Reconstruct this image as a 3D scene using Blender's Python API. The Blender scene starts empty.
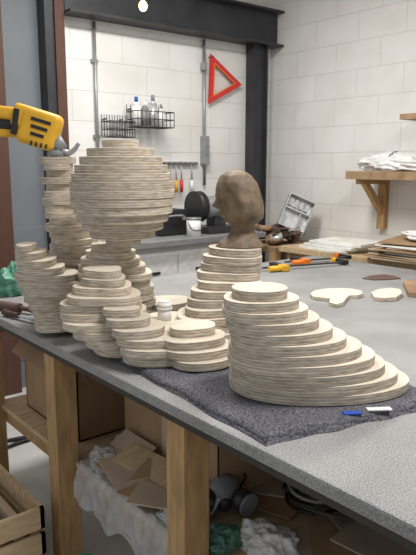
import bpy, bmesh, math, random
from mathutils import Vector, Matrix, noise
R = random.Random(7)
scene = bpy.context.scene
# ------------------------------------------------------------------ survey frame
CZ=1.5; PIT=math.radians(10.2); F=620.0
cp,sp=math.cos(PIT),math.sin(PIT)
YAW=math.radians(50.9)
fx,fy=math.cos(YAW),math.sin(YAW)
rx,ry=fy,-fx
def W(s,d,z): return Vector((d*fx+s*rx, d*fy+s*ry, z))
def G(x,y,z):
    v=(y-277.5)/F; k=(CZ-z)/(sp+v*cp)
    return W((x-208)/F*k,(cp-v*sp)*k,z)
def S(x,d,z): return (x-208)/F*(d*cp+(CZ-z)*sp)
def ZY(y,d):
    v=(y-277.5)/F
    return CZ-d*(sp+v*cp)/(cp-v*sp)
def ray(x,y):
    v=(y-277.5)/F
    w=W((x-208)/F,(cp-v*sp),0); w.z=-(sp+v*cp); return w
YW=3.9; XW=3.85
def WL(x,y,off=0.0):
    r=ray(x,y); k=(YW-off)/r.y; return Vector((r.x*k,r.y*k,CZ+r.z*k))
# ------------------------------------------------------------------ materials
def newmat(name):
    m=bpy.data.materials.new(name); m.use_nodes=True
    nt=m.node_tree; return m,nt,nt.nodes['Principled BSDF']
def mat(name,col,rough=0.7,metal=0.0,var=0.12,scale=12,bump=0.1,stretch=(1,1,1),alpha=1,trans=0,emit=None,spec=0.4):
    m,nt,b=newmat(name)
    tc=nt.nodes.new('ShaderNodeTexCoord'); mp=nt.nodes.new('ShaderNodeMapping'); mp.inputs['Scale'].default_value=stretch
    nz=nt.nodes.new('ShaderNodeTexNoise'); nz.inputs['Scale'].default_value=scale; nz.inputs['Detail'].default_value=5
    nt.links.new(tc.outputs['Object'],mp.inputs[0]); nt.links.new(mp.outputs[0],nz.inputs['Vector'])
    cr=nt.nodes.new('ShaderNodeValToRGB')
    cr.color_ramp.elements[0].position=0.3; cr.color_ramp.elements[1].position=0.7
    cr.color_ramp.elements[0].color=[max(0,c*(1-var)) for c in col]+[1]
    cr.color_ramp.elements[1].color=[min(1,c*(1+var)) for c in col]+[1]
    nt.links.new(nz.outputs['Fac'],cr.inputs[0]); nt.links.new(cr.outputs[0],b.inputs['Base Color'])
    b.inputs['Roughness'].default_value=rough; b.inputs['Metallic'].default_value=metal
    b.inputs['Specular IOR Level'].default_value=spec
    if bump:
        bp=nt.nodes.new('ShaderNodeBump'); bp.inputs['Strength'].default_value=bump; bp.inputs['Distance'].default_value=0.01
        nt.links.new(nz.outputs['Fac'],bp.inputs['Height']); nt.links.new(bp.outputs[0],b.inputs['Normal'])
    if alpha<1: b.inputs['Alpha'].default_value=alpha
    if trans: b.inputs['Transmission Weight'].default_value=trans
    if emit: b.inputs['Emission Color'].default_value=(*col,1); b.inputs['Emission Strength'].default_value=emit
    return m
def blockwall(name,axis):
    m,nt,b=newmat(name)
    tc=nt.nodes.new('ShaderNodeTexCoord'); sx=nt.nodes.new('ShaderNodeSeparateXYZ'); cx=nt.nodes.new('ShaderNodeCombineXYZ')
    nt.links.new(tc.outputs['Object'],sx.inputs[0])
    nt.links.new(sx.outputs[axis],cx.inputs[0]); nt.links.new(sx.outputs[2],cx.inputs[1])
    br=nt.nodes.new('ShaderNodeTexBrick'); br.inputs['Scale'].default_value=1
    br.inputs['Brick Width'].default_value=0.40; br.inputs['Row Height'].default_value=0.20
    br.inputs['Mortar Size'].default_value=0.004; br.inputs['Mortar Smooth'].default_value=0.8
    br.inputs['Color1'].default_value=(0.80,0.795,0.78,1); br.inputs['Color2'].default_value=(0.77,0.765,0.75,1)
    br.inputs['Mortar'].default_value=(0.65,0.645,0.63,1)
    nt.links.new(cx.outputs[0],br.inputs['Vector'])
    nz=nt.nodes.new('ShaderNodeTexNoise'); nz.inputs['Scale'].default_value=3; nz.inputs['Detail'].default_value=8
    nt.links.new(tc.outputs['Object'],nz.inputs['Vector'])
    cr=nt.nodes.new('ShaderNodeValToRGB'); cr.color_ramp.elements[0].color=(0.90,0.89,0.87,1); cr.color_ramp.elements[0].position=.3;cr.color_ramp.elements[1].position=.6
    nt.links.new(nz.outputs['Fac'],cr.inputs[0])
    mx=nt.nodes.new('ShaderNodeMix'); mx.data_type='RGBA'; mx.blend_type='MULTIPLY'; mx.inputs[0].default_value=1
    nt.links.new(br.outputs['Color'],mx.inputs[6]); nt.links.new(cr.outputs[0],mx.inputs[7])
    nt.links.new(mx.outputs[2],b.inputs['Base Color'])
    n2=nt.nodes.new('ShaderNodeTexNoise'); n2.inputs['Scale'].default_value=60; nt.links.new(tc.outputs['Object'],n2.inputs['Vector'])
    ma=nt.nodes.new('ShaderNodeMath'); ma.operation='MULTIPLY_ADD'; ma.inputs[1].default_value=-1; 
    nt.links.new(br.outputs['Fac'],ma.inputs[0])
    m2=nt.nodes.new('ShaderNodeMath'); m2.operation='MULTIPLY'; m2.inputs[1].default_value=.25; nt.links.new(n2.outputs['Fac'],m2.inputs[0])
    nt.links.new(m2.outputs[0],ma.inputs[2])
    bp=nt.nodes.new('ShaderNodeBump'); bp.inputs['Strength'].default_value=.4; bp.inputs['Distance'].default_value=.006
    nt.links.new(ma.outputs[0],bp.inputs['Height']); nt.links.new(bp.outputs[0],b.inputs['Normal'])
    b.inputs['Roughness'].default_value=.6
    return m
def feltmat(name,c1,c2,scale=260,blot=4):
    m,nt,b=newmat(name)
    tc=nt.nodes.new('ShaderNodeTexCoord')
    nz=nt.nodes.new('ShaderNodeTexNoise'); nz.inputs['Scale'].default_value=scale; nz.inputs['Detail'].default_value=3; nz.inputs['Roughness'].default_value=.8
    n2=nt.nodes.new('ShaderNodeTexNoise'); n2.inputs['Scale'].default_value=blot; n2.inputs['Detail'].default_value=6
    for n in (nz,n2): nt.links.new(tc.outputs['Object'],n.inputs['Vector'])
    cr=nt.nodes.new('ShaderNodeValToRGB'); cr.color_ramp.elements[0].position=.36; cr.color_ramp.elements[1].position=.64
    cr.color_ramp.elements[0].color=(*c1,1); cr.color_ramp.elements[1].color=(*c2,1)
    nt.links.new(nz.outputs['Fac'],cr.inputs[0])
    c3=nt.nodes.new('ShaderNodeValToRGB'); c3.color_ramp.elements[0].position=.35; c3.color_ramp.elements[1].position=.65
    c3.color_ramp.elements[0].color=(.80,.80,.80,1)
    nt.links.new(n2.outputs['Fac'],c3.inputs[0])
    mx=nt.nodes.new('ShaderNodeMix'); mx.data_type='RGBA'; mx.blend_type='MULTIPLY'; mx.inputs[0].default_value=1
    nt.links.new(cr.outputs[0],mx.inputs[6]); nt.links.new(c3.outputs[0],mx.inputs[7]); nt.links.new(mx.outputs[2],b.inputs['Base Color'])
    b.inputs['Roughness'].default_value=.95; b.inputs['Specular IOR Level'].default_value=.15
    bp=nt.nodes.new('ShaderNodeBump'); bp.inputs['Strength'].default_value=.5; bp.inputs['Distance'].default_value=.004
    nt.links.new(nz.outputs['Fac'],bp.inputs['Height']); nt.links.new(bp.outputs[0],b.inputs['Normal'])
    return m
def plymat():
    m,nt,b=newmat('birch_plywood')
    L=nt.links.new
    tc=nt.nodes.new('ShaderNodeTexCoord')
    mp=nt.nodes.new('ShaderNodeMapping'); mp.inputs['Scale'].default_value=(6,60,6); mp.inputs['Rotation'].default_value=(0,0,.5)
    n1=nt.nodes.new('ShaderNodeTexNoise'); n1.inputs['Scale'].default_value=1.5; n1.inputs['Detail'].default_value=5
    L(tc.outputs['Object'],mp.inputs[0]); L(mp.outputs[0],n1.inputs['Vector'])
    top=nt.nodes.new('ShaderNodeValToRGB'); top.color_ramp.elements[0].position=.3; top.color_ramp.elements[1].position=.7
    top.color_ramp.elements[0].color=(.61,.54,.44,1); top.color_ramp.elements[1].color=(.74,.67,.565,1)
    L(n1.outputs['Fac'],top.inputs[0])
    mp2=nt.nodes.new('ShaderNodeMapping'); mp2.inputs['Scale'].default_value=(18,18,120)
    n2=nt.nodes.new('ShaderNodeTexNoise'); n2.inputs['Scale'].default_value=1.6; n2.inputs['Detail'].default_value=4
    L(tc.outputs['Object'],mp2.inputs[0]); L(mp2.outputs[0],n2.inputs['Vector'])
    sd=nt.nodes.new('ShaderNodeValToRGB'); sd.color_ramp.elements[0].position=.34; sd.color_ramp.elements[1].position=.60
    sd.color_ramp.elements[0].color=(.43,.36,.28,1); sd.color_ramp.elements[1].color=(.66,.59,.485,1)
    L(n2.outputs['Fac'],sd.inputs[0])
    # alternating veneer plies along the slab thickness
    so=nt.nodes.new('ShaderNodeSeparateXYZ'); L(tc.outputs['Object'],so.inputs[0])
    mu=nt.nodes.new('ShaderNodeMath'); mu.operation='MULTIPLY'; mu.inputs[1].default_value=2*math.pi*3/.0255; L(so.outputs[2],mu.inputs[0])
    si=nt.nodes.new('ShaderNodeMath'); si.operation='SINE'; L(mu.outputs[0],si.inputs[0])
    pr=nt.nodes.new('ShaderNodeMapRange'); pr.inputs[1].default_value=-.2; pr.inputs[2].default_value=.6; pr.inputs[3].default_value=.76; pr.inputs[4].default_value=1.04
    L(si.outputs[0],pr.inputs[0])
    vm=nt.nodes.new('ShaderNodeVectorMath'); vm.operation='SCALE'; L(sd.outputs[0],vm.inputs[0]); L(pr.outputs[0],vm.inputs['Scale'])
    ge=nt.nodes.new('ShaderNodeNewGeometry'); sx=nt.nodes.new('ShaderNodeSeparateXYZ'); L(ge.outputs['True Normal'],sx.inputs[0])
    ab=nt.nodes.new('ShaderNodeMath'); ab.operation='ABSOLUTE'; L(sx.outputs[2],ab.inputs[0])
    mx=nt.nodes.new('ShaderNodeMix'); mx.data_type='RGBA'
    L(ab.outputs[0],mx.inputs[0]); L(vm.outputs[0],mx.inputs[6]); L(top.outputs[0],mx.inputs[7])
    at=nt.nodes.new('ShaderNodeAttribute'); at.attribute_name='tone'
    m3=nt.nodes.new('ShaderNodeMix'); m3.data_type='RGBA'; m3.blend_type='MULTIPLY'; m3.inputs[0].default_value=1
    L(mx.outputs[2],m3.inputs[6]); L(at.outputs['Color'],m3.inputs[7])
    L(m3.outputs[2],b.inputs['Base Color'])
    b.inputs['Roughness'].default_value=.75; b.inputs['Specular IOR Level'].default_value=.25
    return m
M=dict(
 ply=plymat(),
 felt=feltmat('grey_felt',(.19,.19,.19),(.49,.49,.49)),
 blanket=feltmat('moving_blanket_fabric',(.04,.04,.055),(.22,.22,.25),scale=150,blot=7),
 pine=mat('pine_lumber',(.42,.26,.12),.7,stretch=(3,3,.6),scale=14,var=.25),
 pinelight=mat('pine_light',(.54,.40,.24),.7,stretch=(1,5,5),scale=8,var=.2),
 card=mat('cardboard',(.36,.235,.135),.85,scale=8,var=.12),
 cardl=mat('cardboard_light',(.48,.38,.28),.85,scale=8,var=.12),
 darkboard=mat('dark_board',(.05,.045,.04),.8),
 steel=mat('dark_painted_steel',(.035,.037,.042),.5,scale=5,var=.3),
 galv=mat('galvanised',(.35,.36,.37),.45,.6),
 silver=mat('silver_tin',(.62,.63,.64),.35,.5,scale=20,var=.2,bump=.2),
 white=mat('white_plastic',(.82,.82,.81),.4,bump=0,var=.04),
 paper=mat('white_wrap',(.76,.76,.75),.6,scale=20,bump=.6),
 film=mat('clear_plastic_film',(.62,.64,.65),.25,scale=18,bump=.5,alpha=.5,var=.2,spec=.8),
 black=mat('black_plastic',(.02,.02,.022),.45,scale=30),
 dark=mat('dark_metal',(.06,.06,.065),.4,.5),
 grey=mat('grey_plastic',(.22,.23,.24),.5,scale=20),
 red=mat('red_reflector',(.62,.03,.03),.35,bump=0,var=.08,scale=60),
 yplast=mat('yellow_plastic',(.74,.41,.03),.4,bump=.05,var=.15,scale=9),
 orange=mat('orange_plastic',(.75,.18,.02),.4,bump=0),
 greenbag=mat('green_plastic_bag',(.12,.33,.24),.35,scale=30,var=.5,bump=.5,alpha=.9),
 green=mat('green_cloth',(.10,.22,.17),.8,scale=60,var=.6,bump=.5),
 teal=mat('teal_plastic',(.02,.24,.17),.5),
 blue=mat('blue_tape',(.02,.08,.42),.6),
 walnut=mat('carved_dark_wood',(.165,.120,.078),.6,stretch=(1.5,1.5,1),scale=22,var=.32,bump=.55),
 leaf=mat('brown_leather_piece',(.14,.085,.07),.6),
 redwood=mat('red_brown_wood',(.09,.04,.027),.6,stretch=(5,5,.6)),
 doorgrey=mat('door_blue_grey',(.17,.19,.21),.6,var=.08,scale=3),
 concrete=mat('concrete_floor',(.56,.56,.55),.8,scale=5,var=.12),
 ceil=mat('ceiling_paint',(.7,.7,.68),.9),
 foam=mat('foam_white',(.8,.79,.76),.8),
 debris=mat('dark_offcuts',(.10,.075,.055),.7,scale=20,var=.5),
 tan=mat('tan_wood',(.34,.22,.13),.7,scale=10,var=.3),
 bulb=mat('bulb_glow',(1,.62,.25),.3,bump=0,var=0,emit=7),
 tube=mat('light_diffuser',(1,.98,.95),.3,bump=0,var=0,emit=3),
)
wallL=blockwall('painted_block_left',0); wallR=blockwall('painted_block_right',1)
# ------------------------------------------------------------------ builder
class B:
    def __init__(s,name): s.name=name; s.bm=bmesh.new(); s.mats=[]; s.tone=s.bm.loops.layers.float_color.new('tone')
    def mi(s,m):
        if m not in s.mats: s.mats.append(m)
        return s.mats.index(m)
    def _f(s,verts,m,smooth=False,tone=1):
        i=s.mi(m); fs=set()
        for v in verts: fs.update(v.link_faces)
        for f in fs:
            f.material_index=i; f.smooth=smooth
            for l in f.loops: l[s.tone]=(tone,tone,tone,1)
    def box(s,c,size,m,rot=(0,0,0),bev=0.0,seg=2):
        mt=Matrix.Translation(c)@Matrix.Rotation(rot[2],4,'Z')@Matrix.Rotation(rot[1],4,'Y')@Matrix.Rotation(rot[0],4,'X')@Matrix.Diagonal((*size,1))
        r=bmesh.ops.create_cube(s.bm,size=1,matrix=mt); vs=r['verts']
        if bev:
            es=set(); [es.update(v.link_edges) for v in vs]
            rr=bmesh.ops.bevel(s.bm,geom=list(es),offset=bev,segments=seg,affect='EDGES',profile=.6)
            vs=rr['verts']
            fs=set(rr['faces'])
            for v in vs: fs.update(v.link_faces)
            i=s.mi(m)
            for f in fs:
                f.material_index=i; f.smooth=seg>2
                for l in f.loops: l[s.tone]=(1,1,1,1)
            return
        s._f(vs,m)
    def box2(s,a,b,m,bev=0):
        a=Vector(a);b=Vector(b); s.box((a+b)/2,[abs(q) for q in (b-a)],m,bev=bev)
    def cyl(s,p1,p2,r1,m,r2=None,n=20,smooth=True,cap=True):
        p1=Vector(p1);p2=Vector(p2); r2=r1 if r2 is None else r2
        d=p2-p1; q=d.to_track_quat('Z','Y').to_matrix().to_4x4()
        mt=Matrix.Translation((p1+p2)/2)@q
        r=bmesh.ops.create_cone(s.bm,cap_ends=cap,segments=n,radius1=r1,radius2=r2,depth=d.length,matrix=mt)
        s._f(r['verts'],m,smooth)
        if smooth:
            for v in r['verts']:
                for f in v.link_faces:
                    if len(f.verts)>4: f.smooth=False
    def ell(s,c,size,m,rot=(0,0,0),sub=3,nz=0,ns=5,seed=0):
        mt=Matrix.Translation(c)@Matrix.Rotation(rot[2],4,'Z')@Matrix.Rotation(rot[1],4,'Y')@Matrix.Rotation(rot[0],4,'X')@Matrix.Diagonal((*size,1))
        r=bmesh.ops.create_icosphere(s.bm,subdivisions=sub,radius=1)
        for v in r['verts']:
            if nz:
                k=1+nz*noise.noise(v.co*ns+Vector((seed,seed*2.3,0))) + nz*.5*noise.noise(v.co*ns*2.5+Vector((seed,1,0)))
                v.co*=k
            v.co=mt@v.co
        s._f(r['verts'],m,True)
    def bag(s,c,size,m,seed=0,rotz=0,flat=True):
        """crumpled bag: ridged noise, flattened bottom"""
        r=bmesh.ops.create_icosphere(s.bm,subdivisions=5,radius=1)
        mt=Matrix.Translation(c)@Matrix.Rotation(rotz,4,'Z')@Matrix.Diagonal((*size,1))
        for v in r['verts']:
            p=v.co.copy(); o=Vector((seed*1.7,seed,seed*.3))
            k=.85+.30*noise.noise(p*1.6+o)
            k+= .28*(1-abs(noise.noise(p*2.6+o))*4)*.35
            k+= .12*(1-abs(noise.noise(p*6+o))*4)*.35
            v.co*=k
            if flat and v.co.z<-.45: v.co.z=-.45-(v.co.z+.45)*.05
            v.co=mt@v.co
        s._f(r['verts'],m,True)
    def prism(s,pts,vec,m,tone=1,smooth=False):
        vec=Vector(vec)
        a=[s.bm.verts.new(Vector(p)) for p in pts]; b=[s.bm.verts.new(Vector(p)+vec) for p in pts]
        n=len(a)
        s.bm.faces.new(a[::-1]); s.bm.faces.new(b)
        for i in range(n): s.bm.faces.new((a[i],a[(i+1)%n],b[(i+1)%n],b[i]))
        s._f(a+b,m,smooth,tone)
    def tube(s,pts,r,m,n=8,r_end=None):
        pts=[Vector(p) for p in pts]
        out=[]
        P=[pts[0]]+pts+[pts[-1]]
        for i in range(1,len(P)-2):
            for k in range(6):
                t=k/6; p0,p1,p2,p3=P[i-1],P[i],P[i+1],P[i+2]
                out.append(.5*((2*p1)+(p2-p0)*t+(2*p0-5*p1+4*p2-p3)*t*t+(-p0+3*p1-3*p2+p3)*t**3))
        out.append(pts[-1]); rings=[]
        for i,p in enumerate(out):
            d=(out[min(i+1,len(out)-1)]-out[max(i-1,0)]).normalized()
            q=d.to_track_quat('Z','Y'); ra=r if r_end is None else r+(r_end-r)*i/(len(out)-1)
            rings.append([s.bm.verts.new(p+q@Vector((ra*math.cos(2*math.pi*k/n),ra*math.sin(2*math.pi*k/n),0))) for k in range(n)])
        for a,b in zip(rings,rings[1:]):
            for k in range(n): s.bm.faces.new((a[k],a[(k+1)%n],b[(k+1)%n],b[k]))
        s.bm.faces.new(rings[0][::-1]); s.bm.faces.new(rings[-1])
        s._f([v for q in rings for v in q],m,True)
    def drape(s,path,y0,y1,m,amp=.012,n=40,seed=0):
        """sheet whose X/Z section follows path, running along Y, with folds"""
        L=[0]
        for a,c in zip(path,path[1:]): L.append(L[-1]+math.hypot(c[0]-a[0],c[1]-a[1]))
        g=[]
        for i in range(n+1):
            t=L[-1]*i/n; k=0
            while k<len(L)-2 and t>L[k+1]: k+=1
            f=(t-L[k])/(L[k+1]-L[k]); x=path[k][0]+(path[k+1][0]-path[k][0])*f; z=path[k][1]+(path[k+1][1]-path[k][1])*f
            row=[]
            for j in range(n+1):
                y=y0+(y1-y0)*j/n
                q=Vector((y*9,t*5,seed)); w=amp*(noise.noise(q)+ (1-abs(noise.noise(q*1.7))*3)*.8)
                row.append(s.bm.verts.new((x-w*.7,y+ .02*noise.noise(Vector((t*8,seed,j>n/2))),z+abs(w)*.8-(.04*noise.noise(Vector((y*11,seed+3,0))) if i<3 else 0))))
            g.append(row)
        for i in range(n):
            for j in range(n): s.bm.faces.new((g[i][j],g[i+1][j],g[i+1][j+1],g[i][j+1]))
        s._f([v for q in g for v in q],m,True)
    def slab(s,pts,z0,z1,m,tone,ch=.0028):
        c=sum(pts,Vector((0,0,0)))/len(pts)
        def ring(z,ins):
            o=[]
            for p in pts:
                d=(c-p); d.z=0; d.normalize()
                o.append(s.bm.verts.new((p.x+d.x*ins,p.y+d.y*ins,z)))
            return o
        rs=[ring(z0,ch),ring(z0+ch*.7,0),ring(z1-ch*.5,0),ring(z1,ch*.7)]
        n=len(pts)
        for a,b in zip(rs,rs[1:]):
            for k in range(n): s.bm.faces.new((a[k],a[(k+1)%n],b[(k+1)%n],b[k]))
        s.bm.faces.new(rs[0][::-1]); s.bm.faces.new(rs[-1])
        s._f([v for q in rs for v in q],m,False,tone)
    def done(s,recalc=True):
        if recalc: bmesh.ops.recalc_face_normals(s.bm,faces=s.bm.faces)
        xs=[v.co for v in s.bm.verts]
        c=Vector(((min(v.x for v in xs)+max(v.x for v in xs))/2,(min(v.y for v in xs)+max(v.y for v in xs))/2,min(v.z for v in xs)))
        if s.name.startswith(('wall_','floor','ceiling')): c=Vector((0,0,0))
        for v in s.bm.verts: v.co-=c
        me=bpy.data.meshes.new(s.name); s.bm.to_mesh(me); s.bm.free()
        for m in s.mats: me.materials.append(m)
        o=bpy.data.objects.new(s.name,me); o.location=c; scene.collection.objects.link(o)
        return o
# ------------------------------------------------------------------ room
CH=3.05
b=B('floor'); b.box2((-3,-3,-.1),(XW+.15,6.2,0),M['concrete']); b.done()
b=B('ceiling'); b.box2((-.6,-1.5,CH),(XW+.15,6.2,CH+.1),M['ceil']); b.done()
b=B('wall_right'); b.box2((XW,-2.5,0),(XW+.15,YW+.15,CH),wallR); b.done()
b=B('wall_left'); b.box2((1.93,YW,0),(XW,YW+.15,CH),wallL); b.done()
b=B('wall_left'); b.box2((-.6,YW,0),(1.395,YW+.15,CH),wallL); b.done()
b=B('trim_2'); b.box2((1.40,YW,2.63),(1.925,YW+.15,CH),M['steel']); b.done()
b=B('door_1')
b.box2((1.40,YW-.03,0),(1.535,YW+.12,2.62),M['redwood'])
b.box2((1.535,YW+.05,0),(1.80,YW+.09,2.62),M['doorgrey'])
b.box2((1.56,YW+.04,.2),(1.78,YW+.05,1.1),M['doorgrey'],bev=.004)
b.box2((1.80,YW-.06,0),(1.925,YW+.12,2.62),M['steel'])
b.box2((1.86,YW-.08,0),(1.925,YW-.06,2.62),M['redwood'])
b.done()
b=B('trim_1')  # steel column + beam
b.box2((3.56,3.79,0),(3.572,3.89,2.47),M['steel']); b.box2((3.70,3.79,0),(3.712,3.89,2.47),M['steel']); b.box2((3.572,3.82,0),(3.70,3.84,2.47),M['steel'])
b.box2((1.93,3.74,2.46),(XW-.01,3.89,2.475),M['steel']); b.box2((1.93,3.74,2.72),(XW-.01,3.89,2.735),M['steel']); b.box2((1.93,3.82,2.475),(XW-.01,3.84,2.72),M['steel'])
b.done()
b=B('electrical_conduit')
p=WL(94,28,.02); b.cyl((p.x,YW-.02,1.35),(p.x,YW-.02,2.45),.011,M['galv'])
for z in (1.7,2.2): b.box((p.x,YW-.012,z),(.05,.02,.02),M['galv'])
b.done()
b=B('electrical_conduit')
p=WL(204,100,.02); b.cyl((p.x,YW-.022,1.35),(p.x,YW-.022,2.45),.012,M['galv'])
b.box((p.x,YW-.03,1.62),(.05,.06,.22),M['galv'],bev=.006); b.box((p.x,YW-.062,1.62),(.03,.008,.08),M['grey'])
b.box((p.x-.01,YW-.03,2.25),(.03,.05,.06),M['galv'],bev=.006)
b.done()
b=B('warning_triangle')
A=[WL(210,54,.03),WL(241,85,.03),WL(208,104,.03)]
c=(A[0]+A[1]+A[2])/3
def tri(pts,k): return [c+(q-c)*k for q in pts]
o=tri(A,1); i_=tri(A,.66)
for k in range(3):
    b.prism([o[k],o[(k+1)%3],i_[(k+1)%3],i_[k]],(0,-.012,0),M['red'])
i2=tri(A,.70);i3=tri(A,.62)
for k in range(3):
    b.prism([i2[k]+Vector((0,-.013,0)),i2[(k+1)%3]+Vector((0,-.013,0)),i3[(k+1)%3]+Vector((0,-.013,0)),i3[k]+Vector((0,-.013,0))],(0,-.003,0),M['orange'])
b.cyl(A[0]+Vector((0.015,0.03,-.02)),A[0]+Vector((0.015,-.02,-.02)),.006,M['dark'])
b.done()
b=B('pendant_bulb')
d=4.0; z=ZY(6,d); p=W(S(143,d,z),d,z)
b.ell(p,(.026,.026,.032),M['bulb']); b.cyl(p+Vector((0,0,.03)),p+Vector((0,0,.09)),.017,M['black']); b.cyl(p+Vector((0,0,.08)),(p.x,p.y,CH),.004,M['black'])
b.done()
for (x,y) in ((1.5,.6),(1.9,2.6)):
    b=B('ceiling_light_panel')
    b.box2((x-.65,y-.2,CH-.05),(x+.65,y+.2,CH),M['white']); b.box2((x-.6,y-.16,CH-.056),(x+.6,y+.16,CH-.05),M['tube']); b.done()
def wirebasket(name,x0,x1,y0,y1,dep):
    b=B(name)
    a=WL(x0,y0,0); c=WL(x1,y1,0); X0,X1=a.x,c.x; Z1,Z0=a.z,c.z
    Y0=YW-.035; Y1=YW-dep; r=.0035
    for z in (Z0,(Z0+Z1)/2,Z1):
        yy=Y1
        b.cyl((X0,Y0,z),(X0,yy,z),r,M['dark'],n=6); b.cyl((X1,Y0,z),(X1,yy,z),r,M['dark'],n=6)
        b.cyl((X0,yy,z),(X1,yy,z),r,M['dark'],n=6); b.cyl((X0,Y0,z),(X1,Y0,z),r,M['dark'],n=6)
    n=9
    for k in range(n+1):
        x=X0+(X1-X0)*k/n
        b.cyl((x,Y1,Z0),(x,Y1,Z1),r*.8,M['dark'],n=6); b.cyl((x,Y1,Z0),(x,Y0,Z0),r*.8,M['dark'],n=6); b.cyl((x,Y0,Z0),(x,Y0,Z1+.05),r*.8,M['dark'],n=6)
    for x in (X0+.03,X1-.03): b.cyl((x,YW,Z1+.02),(x,Y0-.01,Z1+.02),.005,M['dark'],n=6)
    return b,X0,X1,Y0,Y1,Z0,Z1
b,X0,X1,Y0,Y1,Z0,Z1=wirebasket('wire_basket',99,123,122,138,.16)
b.done()
b,X0,X1,Y0,Y1,Z0,Z1=wirebasket('wire_basket',124,160,112,129,.18)
b.done()
def bottle(name,x,y,z,r,h,m,capm):
    b=B(name); b.cyl((x,y,z),(x,y,z+h*.7),r,m,n=20); b.cyl((x,y,z+h*.7),(x,y,z+h*.82),r,m,r2=r*.45); b.cyl((x,y,z+h*.82),(x,y,z+h),r*.42,capm); b.done()
zz=Z0+.006
for k,(dx,r,h,m,cm) in enumerate(((.04,.03,.2,'white','blue'),(.11,.028,.17,'grey','white'),(.18,.032,.22,'silver','grey'),(.25,.022,.16,'foam','grey'))):
    bottle('spray_bottle',X0+dx,YW-.1,zz,r,h,M[m],M[cm])
b=B('tool_hook_rail')
a=WL(160,163,.03); c=WL(198,165,.03)
b.box(((a.x+c.x)/2,YW-.015,a.z),(c.x-a.x,.03,.02),M['galv'])
for k in range(7):
    x=a.x+.03+(c.x-a.x-.06)*k/6
    b.cyl((x,YW-.03,a.z),(x,YW-.07,a.z-.01),.004,M['dark'],n=6)
    if k in (1,2,3,5):
        col=[M['dark'],M['dark'],M['yplast'],M['red'],M['dark'],M['white'],M['dark']][k]
        b.cyl((x,YW-.055,a.z-.01),(x,YW-.055,a.z-.13),.005,M['galv'],n=8); b.cyl((x,YW-.055,a.z-.13),(x,YW-.055,a.z-.22),.014,col,r2=.011)
b.done()
b=B('back_workbench')
b.box2((1.95,3.28,.98),(3.22,3.87,1.02),M['grey'],bev=.004)
b.box2((2.05,3.34,.05),(3.18,3.85,.98),M['white'])
for k in range(3):
    x=2.09+.36*k; b.box2((x,3.325,.12),(x+.34,3.34,.92),M['paper'],bev=.003); b.box2((x+.14,3.31,.8),(x+.2,3.325,.815),M['dark'])
b.box2((2.0,3.36,0),(3.2,3.85,.05),M['black']); 
b.done()
b=B('bench_grinder')
c=Vector((2.92,3.50,1.02)); k_=1.25
def gv(x,y,z): return c+Vector((x,y,z))*k_
b.box(gv(0,0,.02),(.30,.2,.05),M['dark'],bev=.006); b.box(gv(0,0,.07),(.1,.1,.1),M['dark'])
b.cyl(gv(-.1,0,.15),gv(.1,0,.15),.08,M['grey'])
for s_ in (-1,1):
    b.cyl(gv(s_*.1,0,.15),gv(s_*.12,0,.15),.02,M['galv']); b.cyl(gv(s_*.12,0,.15),gv(s_*.15,0,.15),.095,M['galv'],n=28)
    b.cyl(gv(s_*.11,0.01,.155),gv(s_*.16,.01,.155),.11,M['black'],n=28)
b.done()
b=B('tool_case')
c=Vector((2.54,3.60,1.02)); b.box(c+Vector((0,0,.09)),(.24,.2,.18),M['black'],bev=.012); b.tube([c+Vector((-.05,-.1,.13)),c+Vector((-.05,-.13,.14)),c+Vector((.05,-.13,.14)),c+Vector((.05,-.1,.13))],.008,M['grey'])
b.box(c+Vector((-.08,-.103,.12)),(.03,.01,.03),M['galv']); b.box(c+Vector((.08,-.103,.12)),(.03,.01,.03),M['galv']); b.done()
b=B('paint_can'); c=Vector((2.62,3.38,1.02)); b.cyl(c,c+Vector((0,0,.12)),.05,M['white'],n=28); b.cyl(c+Vector((0,0,.12)),c+Vector((0,0,.13)),.054,M['galv'],n=28); b.tube([c+Vector((-.05,0,.10)),c+Vector((-.04,-.045,.05)),c+Vector((.04,-.045,.05)),c+Vector((.05,0,.10))],.003,M['dark']); b.done()
# ------------------------------------------------------------------ right wall shelf
b=B('storage_shelf')
b.box2((3.52,1.2,1.435),(XW,2.79,1.46),M['tan']); b.box2((3.50,1.2,1.41),(3.52,2.79,1.465),M['tan'])
for y in (2.70,1.7):
    b.box2((3.80,y-.03,1.05),(XW,y+.03,1.435),M['pine']); b.box2((3.54,y-.03,1.375),(3.80,y+.03,1.435),M['pine'])
    b.prism([(3.585,y-.02,1.375),(3.64,y-.02,1.375),(3.80,y-.02,1.215),(3.80,y-.02,1.15)],(0,.04,0),M['pine'])
b.done()
b=B('wrapped_bundle')
b.bag((3.67,2.46,1.505),(.15,.36,.085),M['paper'],seed=3); b.tube([(3.56,2.5,1.47),(3.58,2.5,1.56),(3.67,2.5,1.595),(3.76,2.5,1.56),(3.79,2.5,1.47)],.004,M['grey'])
b.done()
b=B('wrapped_bundle'); b.bag((3.68,1.80,1.51),(.13,.24,.10),M['paper'],seed=9); b.done()
b=B('storage_shelf'); b.box2((3.62,1.6,1.80),(XW,2.46,1.835),M['tan']); 
for y in (2.3,1.8): b.prism([(3.66,y,1.80),(XW,y,1.80),(XW,y,1.62)],(0,.025,0),M['pine'])
b.done()
b=B('side_bench')
b.box2((3.27,.6,.88),(3.83,3.2,.92),M['pinelight'],bev=.003)
for y in (.7,1.9,3.1):
    b.box2((3.3,y-.04,0),(3.38,y+.04,.88),M['pine']); b.box2((3.72,y-.04,0),(3.80,y+.04,.88),M['pine'])
b.box2((3.3,.7,.78),(3.34,3.1,.88),M['pine']); b.box2((3.3,.66,.25),(3.8,3.14,.28),M['pinelight'])
b.done()
b=B('cardboard_sheets')
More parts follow.
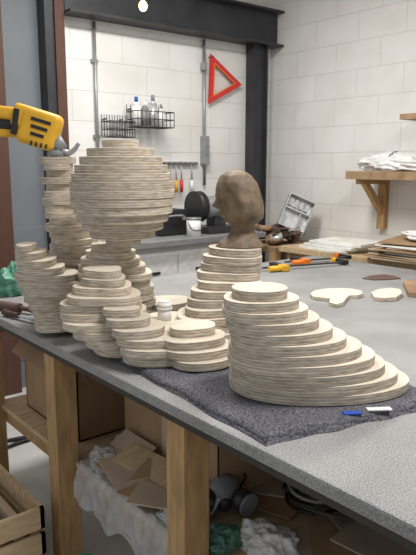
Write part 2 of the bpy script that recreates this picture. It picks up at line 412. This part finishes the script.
for k in range(8):
    b.box((3.5+R.uniform(-.03,.03),1.85+R.uniform(-.1,.1),.925+.012*k+.006),(.5,1.15-.05*k,.008),(M['cardl'],M['card'],M['cardl'],M['foam'])[k%4],rot=(0,0,R.uniform(-.06,.06)))
b.box((3.5,2.0,1.04),(.42,.7,.008),M['card'],rot=(.0,-.03,.2))
b.done()
b=B('foam_sheets')
for k in range(3): b.box((3.45+.02*k,2.80-.03*k,.931+.022*k),(.34,.42,.02),M['foam'] if k!=1 else M['paper'],rot=(0,0,.1*k-.1),bev=.003)
b.done()
b=B('wrapped_bundle'); b.bag((3.42,2.05,1.075),(.10,.22,.045),M['paper'],seed=21); b.done()
b=B('corner_stand')
b.box2((3.28,3.24,.86),(3.80,3.70,.90),M['tan']); 
for x in (3.31,3.77):
    for y in (3.27,3.67): b.box2((x-.03,y-.03,0),(x+.03,y+.03,.86),M['pine'])
b.done()
b=B('silver_tray_box')
mt=Matrix.Translation((3.60,3.34,1.13))@Matrix.Rotation(YAW-math.pi/2,4,'Z')@Matrix.Rotation(.42,4,'Y')@Matrix.Rotation(-.25,4,'X')
def tb(c,s): 
    r=bmesh.ops.create_cube(b.bm,size=1,matrix=mt@Matrix.Translation(c)@Matrix.Diagonal((*s,1))); b._f(r['verts'],M['silver'])
tb((0,.04,0),(.21,.006,.26)); tb((-.105,0,0),(.006,.08,.26)); tb((.105,0,0),(.006,.08,.26)); tb((0,0,.13),(.216,.08,.006)); tb((0,0,-.13),(.216,.08,.006))
tb((0,.0,.02),(.20,.06,.006)); tb((.03,.0,-.06),(.006,.06,.14))
for k in range(4): tb((-.07+.045*k,.02,.08),(.03,.02,.06))
b.done()
b=B('wood_offcuts_pile')
for k in range(46):
    x=R.uniform(3.33,3.65);y=R.uniform(3.28,3.62);z=.925+R.uniform(0,.12)*(1-abs(x-3.45)*2)
    mm=R.choice([M['debris'],M['tan'],M['debris'],M['leaf'],M['cardl'],M['silver']])
    if k%3: b.box((x,y,z),(R.uniform(.05,.16),R.uniform(.02,.06),R.uniform(.01,.04)),mm,rot=(R.uniform(-.4,.4),R.uniform(-.3,.3),R.uniform(0,3.1)))
    else: b.cyl((x,y,z-.01),(x+R.uniform(-.02,.02),y,z+.03),R.uniform(.03,.06),mm)
b.done()
# ------------------------------------------------------------------ main table
TX0,TX1,TY0,TY1=.875,3.2,-.6,2.79
b=B('felt_covered_worktable')
b.box2((TX0,TY0,.868),(TX1,TY1,.90),M['felt'],bev=.006)
b.box2((TX0+.012,TY0+.008,.845),(TX1-.008,TY1-.008,.868),M['darkboard'])
b.box2((TX0+.17,TY0+.03,.76),(TX0+.21,TY1-.03,.845),M['pine']); b.box2((TX1-.11,TY0+.03,.76),(TX1-.07,TY1-.03,.845),M['pine'])
for y in (-.4,1.24,2.0,2.72):
    for x in (TX0+.05,TX1-.09):
        b.box2((x-.03,y-.04,0),(x+.055,y+.04,.845),M['pine'],bev=.003)
    b.box2((TX0+.11,y-.02,.76),(TX1-.11,y+.02,.845),M['pine'])
b.box2((TX0+.09,TY0+.1,.405),(TX1-.12,TY1-.05,.425),M['pinelight']); b.box2((TX0+.105,TY0+.1,.34),(TX0+.145,TY1-.05,.405),M['pine'])
b.done()
SH=.425
# ------------------------------------------------------------------ blanket
b=B('moving_blanket')
q=[G(84,338,.92),G(266,438,.92),G(446,398,.92),G(262,318,.92)]
def bil(u,v): return (q[0]*(1-u)+q[1]*u)*(1-v)+(q[3]*(1-u)+q[2]*u)*v
N=60
for lay in range(2):
    top=[[None]*(N+1) for _ in range(N+1)]
    for i in range(N+1):
        for j in range(N+1):
            u,v=i/N,j/N; p=bil(u,v)
            wob=.008*noise.noise(Vector((u*7,v*7,5+lay)))
            if lay==1: p=bil(.5,.5)+(p-bil(.5,.5))*.982
            p=p+Vector((wob,wob,0))
            z=(.901 if lay==0 else .911)+ (0 if min(u,1-u,v,1-v)<.001 else .009)
            top[i][j]=b.bm.verts.new((p.x,p.y,z+ (0.0025*noise.noise(Vector((u*14,v*14,2))) )))
    for i in range(N):
        for j in range(N): b.bm.faces.new((top[i][j],top[i+1][j],top[i+1][j+1],top[i][j+1]))
    b._f([v for r_ in top for v in r_],M['blanket'],True)
    rim=[top[i][0] for i in range(N+1)]+[top[N][j] for j in range(1,N+1)]+[top[i][N] for i in range(N-1,-1,-1)]+[top[0][j] for j in range(N-1,0,-1)]
    low=[b.bm.verts.new((v.co.x,v.co.y,.9005)) for v in rim]
    for k in range(len(rim)):
        k2=(k+1)%len(rim); b.bm.faces.new((rim[k],rim[k2],low[k2],low[k]))
    b._f(low,M['blanket'],True)
b.done()
BZ=.9215
b=B('tape_tag')
p=G(352,413,BZ); b.box(p,(.045,.018,.003),M['blue'],rot=(0,0,-.60)); p=G(379,409,BZ); b.box(p,(.06,.018,.003),M['white'],rot=(0,0,-.60)); b.done()
# ------------------------------------------------------------------ laminated sculpture
def outline(sL,sR,dc,dr,ph,w=.05,n=56,ex=2.3):
    sc=(sL+sR)/2; a=(sR-sL)/2; pts=[]
    for k in range(n):
        t=2*math.pi*k/n; c_,s_=math.cos(t),math.sin(t)
        rr=(abs(c_)**ex+abs(s_)**ex)**(-1/ex)
        rr*=1+w*math.sin(2*t+ph)*abs(s_)+w*.7*math.sin(3*t+ph*1.7)
        pts.append(W(sc+a*rr*c_,dc+dr*rr*s_,0))
    return pts
def interp(keys,z):
    if z<=keys[0][0]: return keys[0][1:]
    for a,c in zip(keys,keys[1:]):
        if z<=c[0]:
            t=(z-a[0])/(c[0]-a[0]); return [p+(q_-p)*t for p,q_ in zip(a[1:],c[1:])]
    return keys[-1][1:]
def stack(b,keys,t,z0=BZ,ztop=None,seed=0,jit=.008,w=.08,ph0=0):
    """keys: (y, xL, xR, dc, dr); every stack sits a hair higher than the previous so no two slab faces coincide"""
    rr=random.Random(seed)
    ks=sorted([(ZY(y,dc),S(xl,dc,ZY(y,dc)),S(xr,dc,ZY(y,dc)),dc,dr) for (y,xl,xr,dc,dr) in keys])
    if ztop is None: ztop=ks[-1][0]+t*.5
    z=z0+.00035*(seed%13);i=0
    while z+t*.6<ztop:
        sL,sR,dc,dr=interp(ks,z+t/2)
        j=lambda: rr.uniform(-jit,jit)
        b.slab(outline(sL+j(),sR+j(),dc+j(),dr+j(),ph0+i*.3,w),z,z+t-.0004,M['ply'],rr.uniform(.84,1.08))
        z+=t;i+=1
    return z
T=.0255
b=B('laminated_wood_cone')
cone=[(229,406,1.585,.150),(229,395,1.577,.146),(229,383,1.57,.142),(228,371,1.565,.138),(228,359,1.56,.132),(228,346,1.555,.126),(227,332,1.55,.118),(224,318,1.545,.110),(221,307,1.54,.100),(223,298,1.535,.088),(231,288,1.53,.068)]
z=BZ
rr=random.Random(3)
for i,(xl,xr,dc,dr) in enumerate(cone):
    zm=z+T/2; j=rr.uniform(-.004,.004)
    b.slab(outline(S(xl,dc,zm)+j,S(xr,dc,zm)-j,dc,dr,.4+.08*i,.03 if i<10 else .0,ex=2.15),z,z+T-.0004,M['ply'],rr.uniform(.90,1.07)); z+=T
b.done()
b=B('laminated_wood_sculpture')
stack(b,[(332,40,74,2.2,.09),(320,36,84,2.2,.10),(304,30,82,2.2,.10),(292,27,86,2.2,.10),(278,21,82,2.2,.10),(268,18,64,2.2,.09),(258,17,50,2.2,.08),(248,17,38,2.2,.06)],T,seed=1)
ztcol=stack(b,[(320,50,100,2.42,.11),(290,52,104,2.42,.11),(262,55,104,2.42,.11),(240,50,96,2.42,.10),(222,46,88,2.42,.09),(205,45,82,2.42,.08),(190,50,84,2.42,.07),(172,44,76,2.42,.065),(158,43,72,2.42,.055)],T,seed=2,jit=.012)
stack(b,[(320,76,152,2.22,.10),(290,80,152,2.22,.11),(270,80,150,2.22,.11),(260,84,140,2.22,.10),(250,90,134,2.2,.07),(244,96,130,2.18,.05)],T,ztop=1.235,seed=4)
stack(b,[(350,100,160,1.93,.10),(335,82,152,1.93,.11),(325,66,150,1.93,.12),(312,61,146,1.95,.12),(300,66,141,1.95,.115),(290,72,135,1.96,.105),(282,80,129,1.96,.09),(274,86,123,1.96,.07)],T,seed=5)
stack(b,[(368,136,186,1.80,.05),(358,122,196,1.80,.075),(346,118,196,1.80,.085),(336,116,186,1.82,.085),(327,110,160,1.83,.08),(318,104,146,1.84,.07),(310,102,138,1.85,.05)],T,seed=6,jit=.006,w=.05)
stack(b,[(376,182,222,1.74,.05),(366,180,234,1.76,.07),(355,166,232,1.78,.08),(345,160,228,1.80,.085),(335,162,222,1.82,.085),(327,172,216,1.84,.07)],T,seed=8)
zlap=stack(b,[(350,140,204,1.98,.12),(330,138,206,1.98,.13)],T,ztop=BZ+T*3.7,seed=36,jit=.003,w=.03)
ztor=stack(b,[(345,176,240,1.98,.10),(325,166,240,1.98,.11),(312,182,243,2.0,.11),(300,188,248,2.02,.11),(290,193,254,2.04,.105),(278,199,259,2.06,.10),(266,204,262,2.08,.10),(256,207,263,2.09,.095),(247,208,263,2.10,.085)],T,seed=9)
stack(b,[(300,150,188,2.3,.09),(310,148,190,2.3,.10)],T,ztop=.92+.09,seed=12)
dcs=2.1; zc=ZY(193,dcs); sc=S(122,dcs,zc); rs=.174
n=13; th=2*rs/n
for k in range(n):
    z0=zc-rs+k*th; m_=abs(z0+th/2-zc)
    r_=math.sqrt(max(.0,rs*rs-m_*m_)); 
    if k in(0,n-1): r_*=.9
    e1=R.uniform(-.003,.003)
    b.slab(outline(sc-r_+e1,sc+r_+e1,dcs,r_,0,0,n=72,ex=2.0),z0,z0+th-.0005,M['ply'],R.uniform(.88,1.05))
b.done()
# ------------------------------------------------------------------ carved bust
b=B('carved_wood_bust')
lv=[(176.5,233,238,.008),(178.2,227,245,.028),(182,221,251,.046),(189,217,256,.060),(196,215.5,259,.067),(203,216,261,.070),(207,217.5,262,.072),(212,218.5,263,.072),(217,219.5,263.5,.071),(221,221,263,.068),(225,223.5,262,.060),(228,227,259,.052),(231,230.5,255,.042),(235,231.5,254,.039),(239,230,255,.042),(243,226,257,.051),(248,219,261,.066),(252.5,215,264,.074)]
dB=2.10; NN=64; rings=[]
fine=[]
for a,c in zip(lv,lv[1:]):
    for k in range(4): fine.append([p+(q_-p)*k/4 for p,q_ in zip(a,c)])
fine.append(list(lv[-1]))
zoff=ztor-ZY(252.5,dB)+.0003
for (y,xf,xb,w_) in fine:
    z=ZY(y,dB); sf,sb=S(xf,dB,z),S(xb,dB,z); mid=(sf+sb)/2; a_=(sb-sf)/2; ring=[]
    px=dB/F
    for k in range(NN):
        t=2*math.pi*k/NN; c_,s_=math.cos(t),math.sin(t)
        front=max(0,-c_)
        s0=mid+a_*c_; dd=w_*s_*(1-.12*front)
        g=lambda yy,sy,lat,sl: math.exp(-((y-yy)/sy)**2)*math.exp(-((abs(s_)-lat)/sl)**2)*(1 if c_<0 else 0)
        s0-= px*(6.0*g(212.5,2.8,0,.15)+3.2*g(208.5,3,0,.12)+2.6*g(219.3,1.3,0,.28)+2.2*g(222.6,1.2,0,.26)+4.2*g(227.3,2.0,0,.34)+1.2*g(202,2.2,.2,.3))
        s0+= px*(3.2*g(206.5,2.2,.34,.17)+1.2*g(225,.9,0,.3)+1.2*g(216.8,1.0,0,.2))
        if y<231:
            hl=-.62+ .62*max(0,min(1,(y-186)/26))
            hair=1/(1+math.exp(-(c_-hl)*18)); fade=(1 if y<225 else (231-y)/6)
            k2=.08*hair*fade
            s0=mid+(s0-mid)*(1+k2*.35); dd*=1+k2*1.7
        # faceted chisel marks
        q=Vector((s0*38,dd*38,z*30)); ch=.0022*noise.noise(q)+.0010*noise.noise(q*2.7)
        if y>180: s0+=ch*c_; dd+=ch*s_*1.3
        p=W(s0,dB+dd,z+zoff); ring.append(b.bm.verts.new(p))
    rings.append(ring)
for a,c in zip(rings,rings[1:]):
    for k in range(NN): b.bm.faces.new((a[k],a[(k+1)%NN],c[(k+1)%NN],c[k]))
b.bm.faces.new(rings[0]); b.bm.faces.new(rings[-1][::-1])
b._f([v for r_ in rings for v in r_],M['walnut'],True)
b.done()
# ------------------------------------------------------------------ yellow power tool laid on top of the column
b=B('yellow_power_tool')
dg=2.40
def gp(x,y,dd=0): 
    z=ZY(y,dg+dd); return W(S(x,dg+dd,z),dg+dd,z)
yaw=YAW-math.pi/2
b.box(gp(40,129),(.155,.085,.140),M['yplast'],rot=(0,.30,yaw),bev=.034,seg=6)
b.box(gp(27,118),(.10,.075,.09),M['yplast'],rot=(0,.30,yaw),bev=.022,seg=4)
for k in range(3): b.box(gp(41-2*k,121+7*k,-.0435),(.075-.012*k,.003,.012),M['black'],rot=(0,.30,yaw))
for k in range(4): b.box(gp(31+5*k,143+1.2*k,-.040),(.006,.006,.018),M['black'],rot=(0,.3,yaw))
b.box(gp(18,122),(.022,.088,.095),M['black'],rot=(0,.2,yaw),bev=.006)
b.box(gp(4,113),(.13,.055,.05),M['yplast'],rot=(0,.12,yaw),bev=.018,seg=4)
b.box(gp(2,124),(.11,.05,.035),M['black'],rot=(0,.12,yaw),bev=.01,seg=3)
b.box(gp(6,133),(.09,.045,.03),M['yplast'],rot=(0,.05,yaw),bev=.008,seg=3)
b.cyl(gp(54,141),gp(63,150),.034,M['grey'],r2=.022); b.tube([gp(61,150),gp(68,153),gp(74,150),gp(79,143)],.014,M['galv'],r_end=.007)
b.cyl(gp(56,150),(gp(56,150).x,gp(56,150).y,ztcol),.03,M['grey'],r2=.034)
b.done()
# ------------------------------------------------------------------ table-top small stuff
b=B('white_glue_pot')
p=W(S(164.5,1.99,1.03),1.99,zlap)
b.cyl(p,p+Vector((0,0,.036)),.023,M['white'],n=28); b.cyl(p+Vector((0,0,.036)),p+Vector((0,0,.041)),.026,M['white'],n=28); b.cyl(p+Vector((0,0,.041)),p+Vector((0,0,.058)),.024,M['white'],n=28); b.cyl(p+Vector((0,0,.058)),p+Vector((0,0,.063)),.020,M['foam'],n=28); b.done()
def flatpiece(name,px,z0,th,m,layers=1):
    b=B(name)
    for l in range(layers):
        pts=[G(x,y,z0) for x,y in px]; b.slab(pts,z0+l*th,z0+(l+1)*th-.0005,m,1.08-.05*l)
    b.done()
TZ=.9005
flatpiece('plywood_offcut',[(310,297),(314,294),(325,292),(340,291.5),(352,292),(361,294),(363,297),(357,299),(349,299),(346,302),(343,306),(336,308),(329,306),(330,302),(322,301),(313,300)],TZ,.018,M['ply'])
flatpiece('plywood_offcut',[(371,296),(378,293),(391,291.5),(400,293),(402,297),(396,301),(384,302),(374,301)],TZ,.02,M['ply'])
flatpiece('plywood_offcut',[(403,286),(416,283),(425,287),(425,299),(408,297)],TZ,.025,M['tan'])
flatpiece('leather_scrap',[(362,279),(370,276.5),(384,275),(396,277),(401,279),(390,280),(374,280.5)],TZ,.006,M['leaf'])
def clamp(name,x1,y1,x2,y2,hm):
    b=B(name); a=G(x1,y1,.92);c=G(x2,y2,.92); d=(c-a).normalized(); s_=Vector((-d.y,d.x,0)); ang=math.atan2(d.y,d.x)
    b.box((a+c)/2,((c-a).length,.02,.008),M['dark'],rot=(0,0,ang))
    b.box(c+s_*.04,(.03,.12,.025),M['black'],rot=(0,0,ang),bev=.004); b.box(a+d*.12+s_*.04,(.04,.12,.03),M['black'],rot=(0,0,ang),bev=.004)
    b.box(a+d*.12-s_*.04,(.05,.06,.036),hm,rot=(0,0,ang),bev=.006)
    b.cyl(a+d*.02-s_*.05,a+d*.14-s_*.05,.017,hm); b.cyl(c+s_*.095-d*.03,c+s_*.095+d*.0,.018,hm); b.done()
clamp('bar_clamp',262,268,345,262,M['yplast']); clamp('bar_clamp',285,262,348,257,M['orange'])
b=B('tape_roll'); p=Vector((1.25,2.55,.9)); 
b.cyl(p,p+Vector((0,0,.05)),.06,M['teal'],n=32); b.cyl(p+Vector((0,0,.05)),p+Vector((0,0,.052)),.038,M['cardl'],n=32)
b.done()
b=B('green_plastic_bag'); p=G(6,298,.9); b.bag(p+Vector((.06,.05,.05)),(.085,.07,.11),M['greenbag'],seed=4); b.done()
b=B('rolling_pin'); a=G(-8,304,.92); c=G(20,308,.92); b.cyl(a,c,.02,M['leaf']); b.cyl(c,c+(c-a)*.4,.01,M['leaf']); b.ell(c+(c-a)*.4,(.013,)*3,M['leaf']); b.cyl(a,a-(c-a)*.3,.01,M['leaf']); b.done()
b=B('wood_chisel'); a=G(4,312,.915); c=G(34,320,.915); b.cyl(a,(a+c)/2,.013,M['redwood'],r2=.010); b.box((a*.25+c*.75),((c-a).length/2,.016,.004),M['galv'],rot=(0,0,math.atan2((c-a).y,(c-a).x))); b.done()
# ------------------------------------------------------------------ under-table stuff
def carton(name,x0,x1,y0,y1,z0,z1,open_=True):
    b=B(name); t=.006
    b.box2((x0,y0,z0),(x1,y1,z0+t),M['card'])
    b.box2((x0,y0,z0),(x0+t,y1,z1),M['card']); b.box2((x1-t,y0,z0),(x1,y1,z1),M['card']); b.box2((x0,y0,z0),(x1,y0+t,z1),M['card']); b.box2((x0,y1-t,z0),(x1,y1,z1),M['card'])
    if open_:
        b.box(((x0+x1)/2,y0-.04,z1-.02),(x1-x0,.10,t),M['card'],rot=(.6,0,0))
        b.box((x0-.03,(y0+y1)/2,z1-.03),(.08,y1-y0,t),M['card'],rot=(0,-.8,0))
    else: b.box2((x0,y0,z1-t),(x1,y1,z1),M['card'])
    b.box(((x0-.001),(y0+y1)/2,(z0+z1)/2),(.003,.05,(z1-z0)),M['cardl'])
    for k in range(3): b.box((x0-.002,y0+.08+.05*k,z0+.08),(.002,.03,.04),M['debris'])
    b.done()
carton('cardboard_box',1.05,1.4,2.10,2.6,SH+.001,.75)
carton('cardboard_box',1.16,1.52,1.38,1.93,SH+.001,.73,False)
b=B('wooden_crate')
x0,x1,y0,y1=.40,.83,1.95,2.55
for z in (.02,.12,.22):
    b.box2((x0,y0,z),(x1,y0+.016,z+.08),M['pinelight']); b.box2((x0,y1-.016,z),(x1,y1,z+.08),M['pinelight'])
    b.box2((x0,y0,z),(x0+.016,y1,z+.08),M['pinelight']); b.box2((x1-.016,y0,z),(x1,y1,z+.08),M['pinelight'])
for x in (x0+.016,x1-.05):
    for y in (y0+.016,y1-.05): b.box2((x,y,0),(x+.034,y+.034,.30),M['pine'])
for k in range(5): b.box2((x0+.016,y0+.03+.11*k,.01),(x1-.016,y0+.12+.11*k,.022),M['pinelight'])
for k in range(5): b.box((.5+.06*k,2.2,.2),(.03,.45,.12),M['card'] if k%2 else M['cardl'],rot=(0,R.uniform(-.2,.2),R.uniform(-.05,.05)))
b.done()
b=B('plastic_bag')
b.drape([(.935,.30),(.945,.36),(.95,.41),(.965,.437),(1.03,.44),(1.10,.455),(1.135,.49)],1.33,1.93,M['film'],amp=.014,seed=2,n=60)
b.bag((1.03,1.83,.46),(.07,.09,.05),M['film'],seed=5)
b.bag((1.02,1.40,.455),(.06,.07,.045),M['film'],seed=7)
b.done()
b=B('cardboard_scraps')
for (x,y,z,sx,sy,ry_,rz,m_) in ((1.06,1.62,.485,.17,.40,-.20,.05,'card'),(1.03,1.70,.497,.16,.26,-.15,-.25,'cardl'),(1.04,1.52,.500,.18,.22,-.25,.35,'card'),(1.07,1.60,.515,.10,.34,-.30,.12,'pinelight'),(1.00,1.48,.492,.12,.16,-.1,.6,'cardl'),(1.10,1.78,.515,.08,.20,-.5,.0,'cardl')):
    b.box((x,y,z),(sx,sy,.005),M[m_],rot=(0,ry_,rz))
b.done()
def sg(x,y,z=SH): return G(x,y,z)
b=B('respirator_mask')
p=sg(224,510,SH)+Vector((0,0,.06))
b.ell(p,(.062,.05,.058),M['grey'],rot=(0,0,.3)); b.ell(p+W(0,-.04,-.01),(.028,.024,.028),M['dark'])
for s_ in (-1,1):
    a=p+W(s_*.042,-.03,.0); c=p+W(s_*.07,-.06,-.005); b.cyl(a,c,.032,M['dark'],r2=.04,n=28); b.cyl(c,c+(c-a)*.25,.037,M['grey'],n=28)
b.tube([p+W(-.05,.0,.02),p+W(-.07,.06,.03),p+W(0,.12,.0),p+W(.07,.06,.03),p+W(.05,0,.02)],.004,M['black']); b.done()
b=B('green_cloth'); p=sg(222,545,SH); b.bag(p+Vector((0,0,.02)),(.07,.06,.045),M['green'],seed=8); b.done()
b=B('teal_spool'); p=Vector((.80,1.62,.0)); b.cyl(p,p+Vector((0,0,.02)),.07,M['teal']); b.cyl(p+Vector((0,0,.02)),p+Vector((0,0,.25)),.035,M['teal']); b.cyl(p+Vector((0,0,.25)),p+Vector((0,0,.27)),.05,M['teal']); b.done()
b=B('crumpled_white_bag'); p=sg(268,548,SH); b.bag(p+Vector((0,0,.022)),(.08,.10,.05),M['paper'],seed=5); b.done()
b=B('crumpled_white_bag'); p=sg(222,472,SH); b.bag(p+Vector((0.05,0,.045)),(.11,.15,.08),M['paper'],seed=15); b.done()
b=B('cable_bundle')
for k in range(7):
    pts=[]
    for i in range(9):
        a=i*.9+k; pts.append(sg(322,512,SH)+Vector((.12*math.cos(a)+R.uniform(-.03,.03),.10*math.sin(a)+R.uniform(-.03,.03),.04+.012*k+R.uniform(0,.02))))
    b.tube(pts,.0055,R.choice([M['black'],M['debris'],M['black'],M['grey']]))
b.done()
b=B('cardboard_sheets')
for i,(x,y,sx,sy,r_,m_) in enumerate(((300,470,.3,.3,.2,'cardl'),(312,550,.2,.14,.2,'cardl'),(345,545,.16,.2,.8,'card'),(275,500,.2,.2,.3,'card'),(380,540,.25,.2,1.2,'silver'),(395,555,.2,.3,.1,'cardl'),(250,480,.25,.3,.6,'cardl'))):
    b.box(sg(x,y)+Vector((0,0,.008+.003*i)),(sx,sy,.006),M[m_],rot=(0,R.uniform(-.02,.02),r_))
b.done()
b=B('floor_cables')
for k in range(3):
    pts=[Vector((.9+.35*i+R.uniform(-.05,.05),3.0+.08*k+.12*math.sin(i*1.3+k),.012)) for i in range(6)]; b.tube(pts,.01,M['black'])
b.done()
# ------------------------------------------------------------------ light
def area(name,loc,size,e,rot=(0,0,0),col=(1,.965,.915),sy=None):
    l=bpy.data.lights.new(name,'AREA'); l.energy=e; l.size=size; l.color=col
    if sy: l.shape='RECTANGLE'; l.size_y=sy
    o=bpy.data.objects.new(name,l); o.location=loc; o.rotation_euler=rot; scene.collection.objects.link(o)
area('ceiling_lamp_a',(1.5,.6,CH-.07),1.2,48,sy=.32); area('ceiling_lamp_b',(1.9,2.6,CH-.07),1.2,52,sy=.32)
w=bpy.data.worlds.new('World'); scene.world=w; w.use_nodes=True
w.node_tree.nodes['Background'].inputs[0].default_value=(.97,.98,1,1); w.node_tree.nodes['Background'].inputs[1].default_value=.48
# ------------------------------------------------------------------ camera
cam=bpy.data.cameras.new('camera'); co=bpy.data.objects.new('camera',cam); scene.collection.objects.link(co); scene.camera=co
cam.sensor_fit='VERTICAL'; cam.sensor_height=24; cam.lens=24*F/555; cam.clip_start=.05
co.location=(0,0,CZ); dirv=Vector((fx*cp,fy*cp,-sp)); co.rotation_euler=dirv.to_track_quat('-Z','Y').to_euler()
scene.view_settings.view_transform='Standard'; scene.view_settings.exposure=0.0
